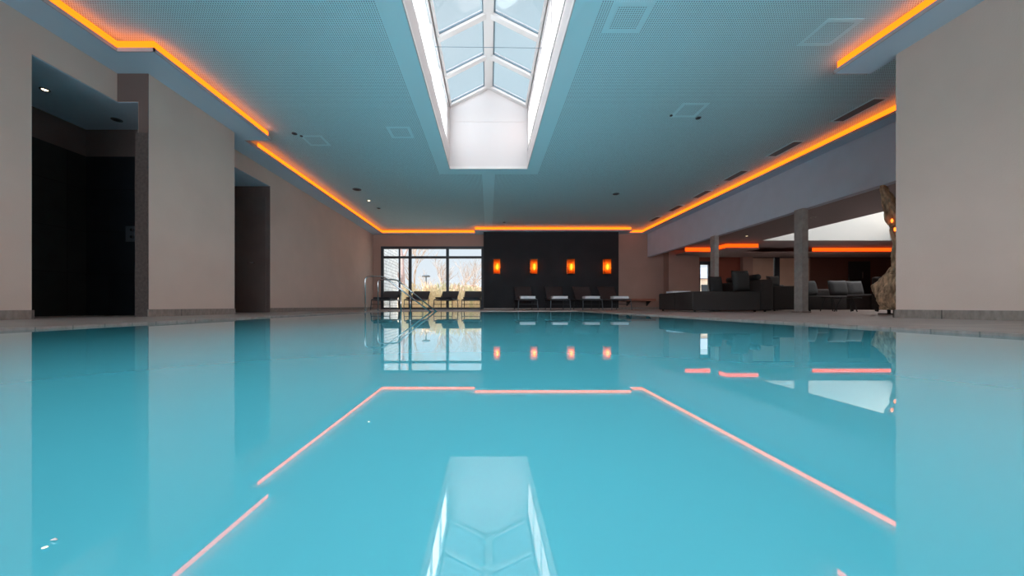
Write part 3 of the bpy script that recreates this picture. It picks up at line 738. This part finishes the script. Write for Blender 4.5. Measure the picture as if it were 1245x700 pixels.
for x, y in ((.08, .08), (.67, .08), (.08, .65), (.67, .65)): MB().lathe([(.02, 0), (.025, .055)], (x, y, 0), 10).build('foot', m_black, r)
# side tables
def side_table(x, y, h, rad, label):
    r = empty('side_table', (x, y, .015)); tag(r, label, 'table', 'round side tables by the corner sofa')
    MB().lathe([(rad, h - .02), (rad, h)], n=20).build('table_top', m_black, r, bevel=.004)
    for k in range(3):
        a = k * 2 * PI / 3 + .5
        MB().tube([(rad * .45 * math.cos(a), rad * .45 * math.sin(a), h - .02), (rad * .95 * math.cos(a), rad * .95 * math.sin(a), 0)], .011, 8).build('leg', m_black, r)
side_table(8.56, 8.87, .36, .19, 'black three-legged side table nearer the column')
side_table(8.42, 8.30, .33, .24, 'black three-legged side table in the middle of the sofa front')
# low dark backrest chair behind
r = empty('lounge_chair', (8.95, 10.9, .015)); tag(r, 'dark low lounge chair back seen between the sofa cushions', 'chair')
softbox(-.35, .35, -.35, .19, .15, .42, 'seat', m_black, r, .05); softbox(-.35, .35, .2, .35, .42, .80, 'backrest', m_black, r, .05)
for sx in (-.28, .28):
    for sy in (-.28, .28): MB().tube([(sx, sy, .15), (sx * 1.1, sy * 1.1, 0)], .014, 8).build('leg', m_black, r)

# ================================================================== DRIFTWOOD SCULPTURE
r = empty('driftwood_sculpture', (6.42, 5.6, .015)); tag(r, 'tall brown driftwood root sculpture standing at the end of the near right wall', 'sculpture')
def gnarl(pts, rad, name, seed, n=18, sub=5, amp=.28):
    rnd = random.Random(seed); P = [Vector(p) for p in pts]; path = []; rs = []
    for i in range(len(P) - 1):
        p0, p1, p2, p3 = P[max(i - 1, 0)], P[i], P[i + 1], P[min(i + 2, len(P) - 1)]
        for k in range(sub):
            t = k / sub
            path.append(.5 * ((2 * p1) + (p2 - p0) * t + (2 * p0 - 5 * p1 + 4 * p2 - p3) * t * t + (-p0 + 3 * p1 - 3 * p2 + p3) * t ** 3))
            rs.append(rad[i] * (1 - t) + rad[i + 1] * t)
    path.append(P[-1]); rs.append(rad[-1])
    ph = [rnd.random() * 6.28 for _ in range(4)]
    b = MB(); rings = []
    for i, p in enumerate(path):
        ring = []
        for k in range(n):
            a = 2 * PI * k / n
            g = 1 + amp * (.5 * math.sin(3 * a + ph[0] + i * .22) + .35 * math.sin(5 * a + ph[1] - i * .3) + .3 * math.sin(8 * a + ph[2] + i * .15)) + .08 * (rnd.random() - .5)
            ring.append(b.bm.verts.new((p.x + math.cos(a) * rs[i] * g, p.y + math.sin(a) * rs[i] * g, p.z)))
        rings.append(ring)
    for a, c in zip(rings, rings[1:]):
        for k in range(n): b.bm.faces.new((a[k], a[(k + 1) % n], c[(k + 1) % n], c[k]))
    b.bm.faces.new(rings[0][::-1]); b.bm.faces.new(rings[-1])
    return b.build(name, m_drift, r, smooth=True)
gnarl([(.04, 0, .07), (.03, 0, .14), (.02, 0, .30), (.02, 0, .46), (.05, 0, .58), (.07, 0, .66), (.08, 0, .76)], [.14, .19, .22, .22, .19, .13, .08], 'root_base', 3, 40, 9, .2)
gnarl([(.07, 0, .66), (.09, 0, .9), (.08, 0, 1.1), (.06, 0, 1.28), (.03, 0, 1.43), (-.03, 0, 1.62), (-.11, 0, 1.84), (-.165, 0, 1.98), (-.185, 0, 2.04)], [.10, .065, .055, .065, .085, .07, .052, .04, .018], 'trunk', 5, 32, 8, .5)
gnarl([(.04, 0, 1.40), (.03, .02, 1.6), (.0, .02, 1.78), (-.05, .02, 1.94)], [.07, .05, .035, .012], 'branch', 8, 24, 7, .5)
gnarl([(-.01, -.03, 1.37), (-.06, -.05, 1.39), (-.10, -.06, 1.36)], [.05, .035, .018], 'branch', 9, 16, 5, .3)
gnarl([(-.04, -.10, .10), (-.07, -.12, .25), (-.03, -.10, .45)], [.05, .07, .04], 'branch', 11, 24, 6, .3)
MB().lathe([(.16, 0), (.16, .015)], (-.02, 0, 0), 20).lathe([(.02, .015), (.02, .10)], (-.08, 0, 0), 8).lathe([(.02, .015), (.02, .10)], (.06, 0, 0), 8).build('stand', m_black, r)
MB().lathe([(.008, 0), (.016, .03), (.008, .06)], (-.09, -.05, 1.44), 10).lathe([(.008, 0), (.016, .03), (.008, .06)], (-.065, -.07, 1.30), 10).build('glow_lamp', emis('glow_lamp', (1, .2, .02), 3), r)

# ================================================================== OUTSIDE
m_ground = M('dry_ground', (.42, .34, .25), .95, var=.25, vscale=1.5)
m_patio = M('patio_slab', (.48, .45, .43), .9, var=.08, vscale=3)
o = MB().box(-60, 60, 15.8, 120, -.2, -.05).build('ground', m_ground); struct(o, 'dry garden ground outside')
o = MB().box(-7, 6.8, 14.4, 15.8, -.2, -.02).box(7, 18, 14.4, 15.8, -.2, -.02).build('ground', m_patio); struct(o, 'pale terrace outside the window')
m_brick = tile_mat('white_brick', (.86, .90, .98), (.34, .37, .44), .5, .16, (1, 2), rough=.9, var=.06, off=.5, msize=.012)
o = MB().box(-9, -5.15, 14.9, 20.0, -.1, 5.2).build('outbuilding', m_brick)
tag(o, 'white painted brick outbuilding wall seen through the left panes', 'building')
def bare_tree(x, y, h, seed, mat, label, r0=None, lean=0, levels=4, spread=.55, trunk=.35, name='bare_tree', group='bare trees outside the window'):
    rnd = random.Random(seed); b = MB(); r0 = r0 or h * .02
    def grow(p, d, L, r, lv):
        n = 3; pts = [p]; q = p.copy(); dd = d.copy()
        for k in range(n):
            dd = (dd + Vector((rnd.uniform(-1, 1), rnd.uniform(-1, 1), rnd.uniform(-.3, .6))) * .13).normalized()
            q = q + dd * L / n; pts.append(q.copy())
        rs = [r * (1 - .45 * k / n) for k in range(n + 1)]
        b.tube(pts, rs, 5 if lv > 1 else 3, cap=False)
        if lv == 0: return
        for k in range(rnd.randint(3, 5)):
            t = rnd.choice((1, 2, 3, 3)); a = rnd.uniform(0, 6.28)
            nd = (dd * 1.0 + Vector((math.cos(a), math.sin(a), rnd.uniform(-.1, .5))) * rnd.uniform(spread * .7, spread * 1.6)).normalized()
            grow(pts[t], nd, L * rnd.uniform(.55, .8), r * .5, lv - 1)
    grow(Vector((0, 0, 0)), Vector((lean, 0, 1)).normalized(), h * trunk, r0, levels)
    o = b.build(name, mat, loc=(x, y, -.08)); return tag(o, label, 'tree', group)
m_bark = M('pale_bark', (.34, .25, .20), .9, var=.2, vscale=5)
m_bark2 = M('brown_bark', (.40, .27, .18), .9, var=.2, vscale=5)
m_bark3 = M('pink_bark', (.50, .36, .34), .9, var=.2, vscale=6)
bare_tree(px2x(492, 21), 21, 8, 3, m_bark3, 'thick pinkish tree trunk seen between the left mullions', r0=.15, trunk=.55, spread=.4, levels=3)
bare_tree(px2x(503, 24), 24, 6.5, 12, m_bark2, 'bare tree with arching twigs left of the garden lamp', r0=.05, lean=.1)
bare_tree(px2x(536, 36), 36, 6.6, 15, m_bark, 'bare tree just left of the middle mullion')
bare_tree(px2x(556, 44), 44, 7.0, 22, m_bark, 'bare tree just right of the middle mullion')
bare_tree(px2x(572, 52), 52, 9.0, 27, m_bark, 'tallest bare tree in the right window pane')
bare_tree(px2x(586, 39), 39, 5.6, 31, m_bark2, 'bare tree at the right edge of the window')
bare_tree(px2x(520, 58), 58, 7.2, 36, m_bark2, 'small bare tree behind the garden lamp')
# tall dry grass clumps, each a thing
m_reed = [M('reed_straw', (.86, .70, .45), .9, var=.2, vscale=9), M('reed_green', (.70, .64, .38), .9, var=.2, vscale=9), M('reed_brown', (.74, .54, .36), .9, var=.2, vscale=9)]
def reeds(x, y, h, w, seed, label, mat, nb=150):
    rnd = random.Random(seed); b = MB()
    for _ in range(nb):
        a = rnd.uniform(0, 6.28); q = w * math.sqrt(rnd.random()) * .5; bx, by = q * math.cos(a), q * math.sin(a)
        hh = h * rnd.uniform(.55, 1.05); dx, dy = rnd.uniform(-.2, .2) * hh * .6, rnd.uniform(-.2, .2) * hh * .6
        wd = rnd.uniform(.008, .02)
        b.tube([(bx, by, 0), (bx + dx * .3, by + dy * .3, hh * .55), (bx + dx, by + dy, hh)], [wd, wd, wd * .3], 3, cap=False)
        if rnd.random() < .5: b.tube([(bx + dx, by + dy, hh), (bx + dx * 1.2, by + dy * 1.2, hh * 1.1)], [wd * 2.2, wd * .6], 4)
    o = b.build('tall_grass', mat, loc=(x, y, -.06)); return tag(o, label, 'ornamental grass', 'dry grass clumps beyond the terrace')
gx = [(500, 18, 1.25, 'left of the second lounger'), (511, 17.5, 1.0, 'behind the second lounger back'), (522, 18, 1.3, 'under the garden lamp'), (531, 17, 1.15, 'between the second and third loungers'),
      (541, 18.5, 1.3, 'against the middle mullion'), (552, 17, 1.0, 'above the third lounger'), (560, 18, 1.25, 'between the third and fourth loungers'), (569, 19, 1.2, 'left of the fourth lounger back'), (578, 17.5, 1.1, 'behind the fourth lounger back'), (587, 18.5, 1.15, 'at the right window edge'), (491, 18.5, 1.0, 'at the foot of the pinkish trunk')]
gx = [(px, (16.8, 18.7, 20.6)[i % 3], h * (.92, 1.0, 1.1)[i % 3], l) for i, (px, y, h, l) in enumerate(gx)]
for i, (px, y, h, l) in enumerate(gx): reeds(px2x(px, y), y, h, .9 if i < 10 else .4, 50 + i, 'dry golden grass clump ' + l, m_reed[i % 3], 170)
# hedge behind
def hedge(x, y, w, h, seed, label, mat):
    rnd = random.Random(seed); b = MB()
    for _ in range(900):
        px_, py_, pz_ = rnd.uniform(-w / 2, w / 2), rnd.uniform(-.5, .5), h * rnd.random() ** .7 * (1 - .25 * rnd.random())
        d = Vector((rnd.uniform(-1, 1), rnd.uniform(-1, 1), rnd.uniform(-.2, 1))).normalized() * rnd.uniform(.15, .4)
        b.tube([(px_, py_, pz_), (px_ + d.x, py_ + d.y, pz_ + d.z)], [.03, .012], 3, cap=False)
    b.box(-w / 2, w / 2, -.3, .3, 0, h * .3)
    o = b.build('hedge', mat, loc=(x, y, -.06)); return tag(o, label, 'hedge', 'dry hedges beyond the grass')
m_hedge = [M('dry_hedge', (.75, .58, .42), .95, var=.3, vscale=3), M('olive_hedge', (.62, .55, .36), .95, var=.3, vscale=3)]
hedge(px2x(512, 31), 31, 4.0, 1.7, 71, 'dry bushy hedge behind the garden lamp', m_hedge[0])
hedge(px2x(568, 33.5), 33.5, 4.6, 1.3, 72, 'olive bushy hedge in the right panes', m_hedge[1])
hedge(px2x(540, 27.5), 27.5, 3.0, 1.5, 73, 'dry bushy hedge left of the middle mullion', m_hedge[0])
# garden lamp
r = empty('garden_lamp', (px2x(518, 22), 22, -.06)); tag(r, 'T-shaped garden lamp outside the second pane', 'lamp')
MB().tube([(0, 0, 0), (0, 0, 2.02)], .035, 10).build('pole', m_greymet, r)
MB().lathe([(.24, 2.02), (.27, 2.06), (.2, 2.12), (.03, 2.16)], n=16).build('lamp_head', m_greymet, r)
# distant houses
def house(px, y, w, h, rh, col, roof, label):
    r = empty('house', (px2x(px, y), y, -.05)); tag(r, label, 'house', 'distant houses')
    MB().box(-w / 2, w / 2, -2, 2, 0, h).build('wall', M('render_' + label[:5], col, .9), r)
    MB().extr([(-w / 2 - .3, -2.3, h), (w / 2 + .3, -2.3, h), (w / 2 - .5, 0, h + rh), (-w / 2 + .5, 0, h + rh)], (0, .15, 0)).extr([(-w / 2 - .3, 2.3, h), (w / 2 + .3, 2.3, h), (w / 2 - .5, 0, h + rh), (-w / 2 + .5, 0, h + rh)], (0, .15, 0)).build('roof', M('roof_' + label[:5], roof, .8), r)
    for x in (-w / 4, w / 4): MB().box(x - .4, x + .4, -2.03, -2, h * .45, h * .8).build('window', m_frame, r)
house(857, 24, 4.2, 1.9, .9, (.75, .60, .50), (.20, .22, .28), 'pale house with slate roof seen through the garden door')
house(565, 60, 5.5, 2.6, 1.2, (.75, .66, .6), (.36, .17, .13), 'red-roofed house in the distance above the fourth lounger')
house(581, 70, 5.5, 2.8, 1.4, (.7, .68, .68), (.16, .17, .22), 'dark-roofed house in the distance at the right window edge')
house(549, 80, 5.5, 3.2, 1.4, (.78, .7, .64), (.40, .22, .17), 'small tiled house in the distance beside the middle mullion')
# white bit floating on the water
o = MB().tube([(-.002, 0, .0008), (0, .0004, .0012), (.0018, .0003, .001)], [.0003, .0007, .0003], 6).build('petal', m_white, smooth=True, loc=(-.268, .218, 0)); tag(o, 'tiny white petal floating on the water at lower left', 'petal')
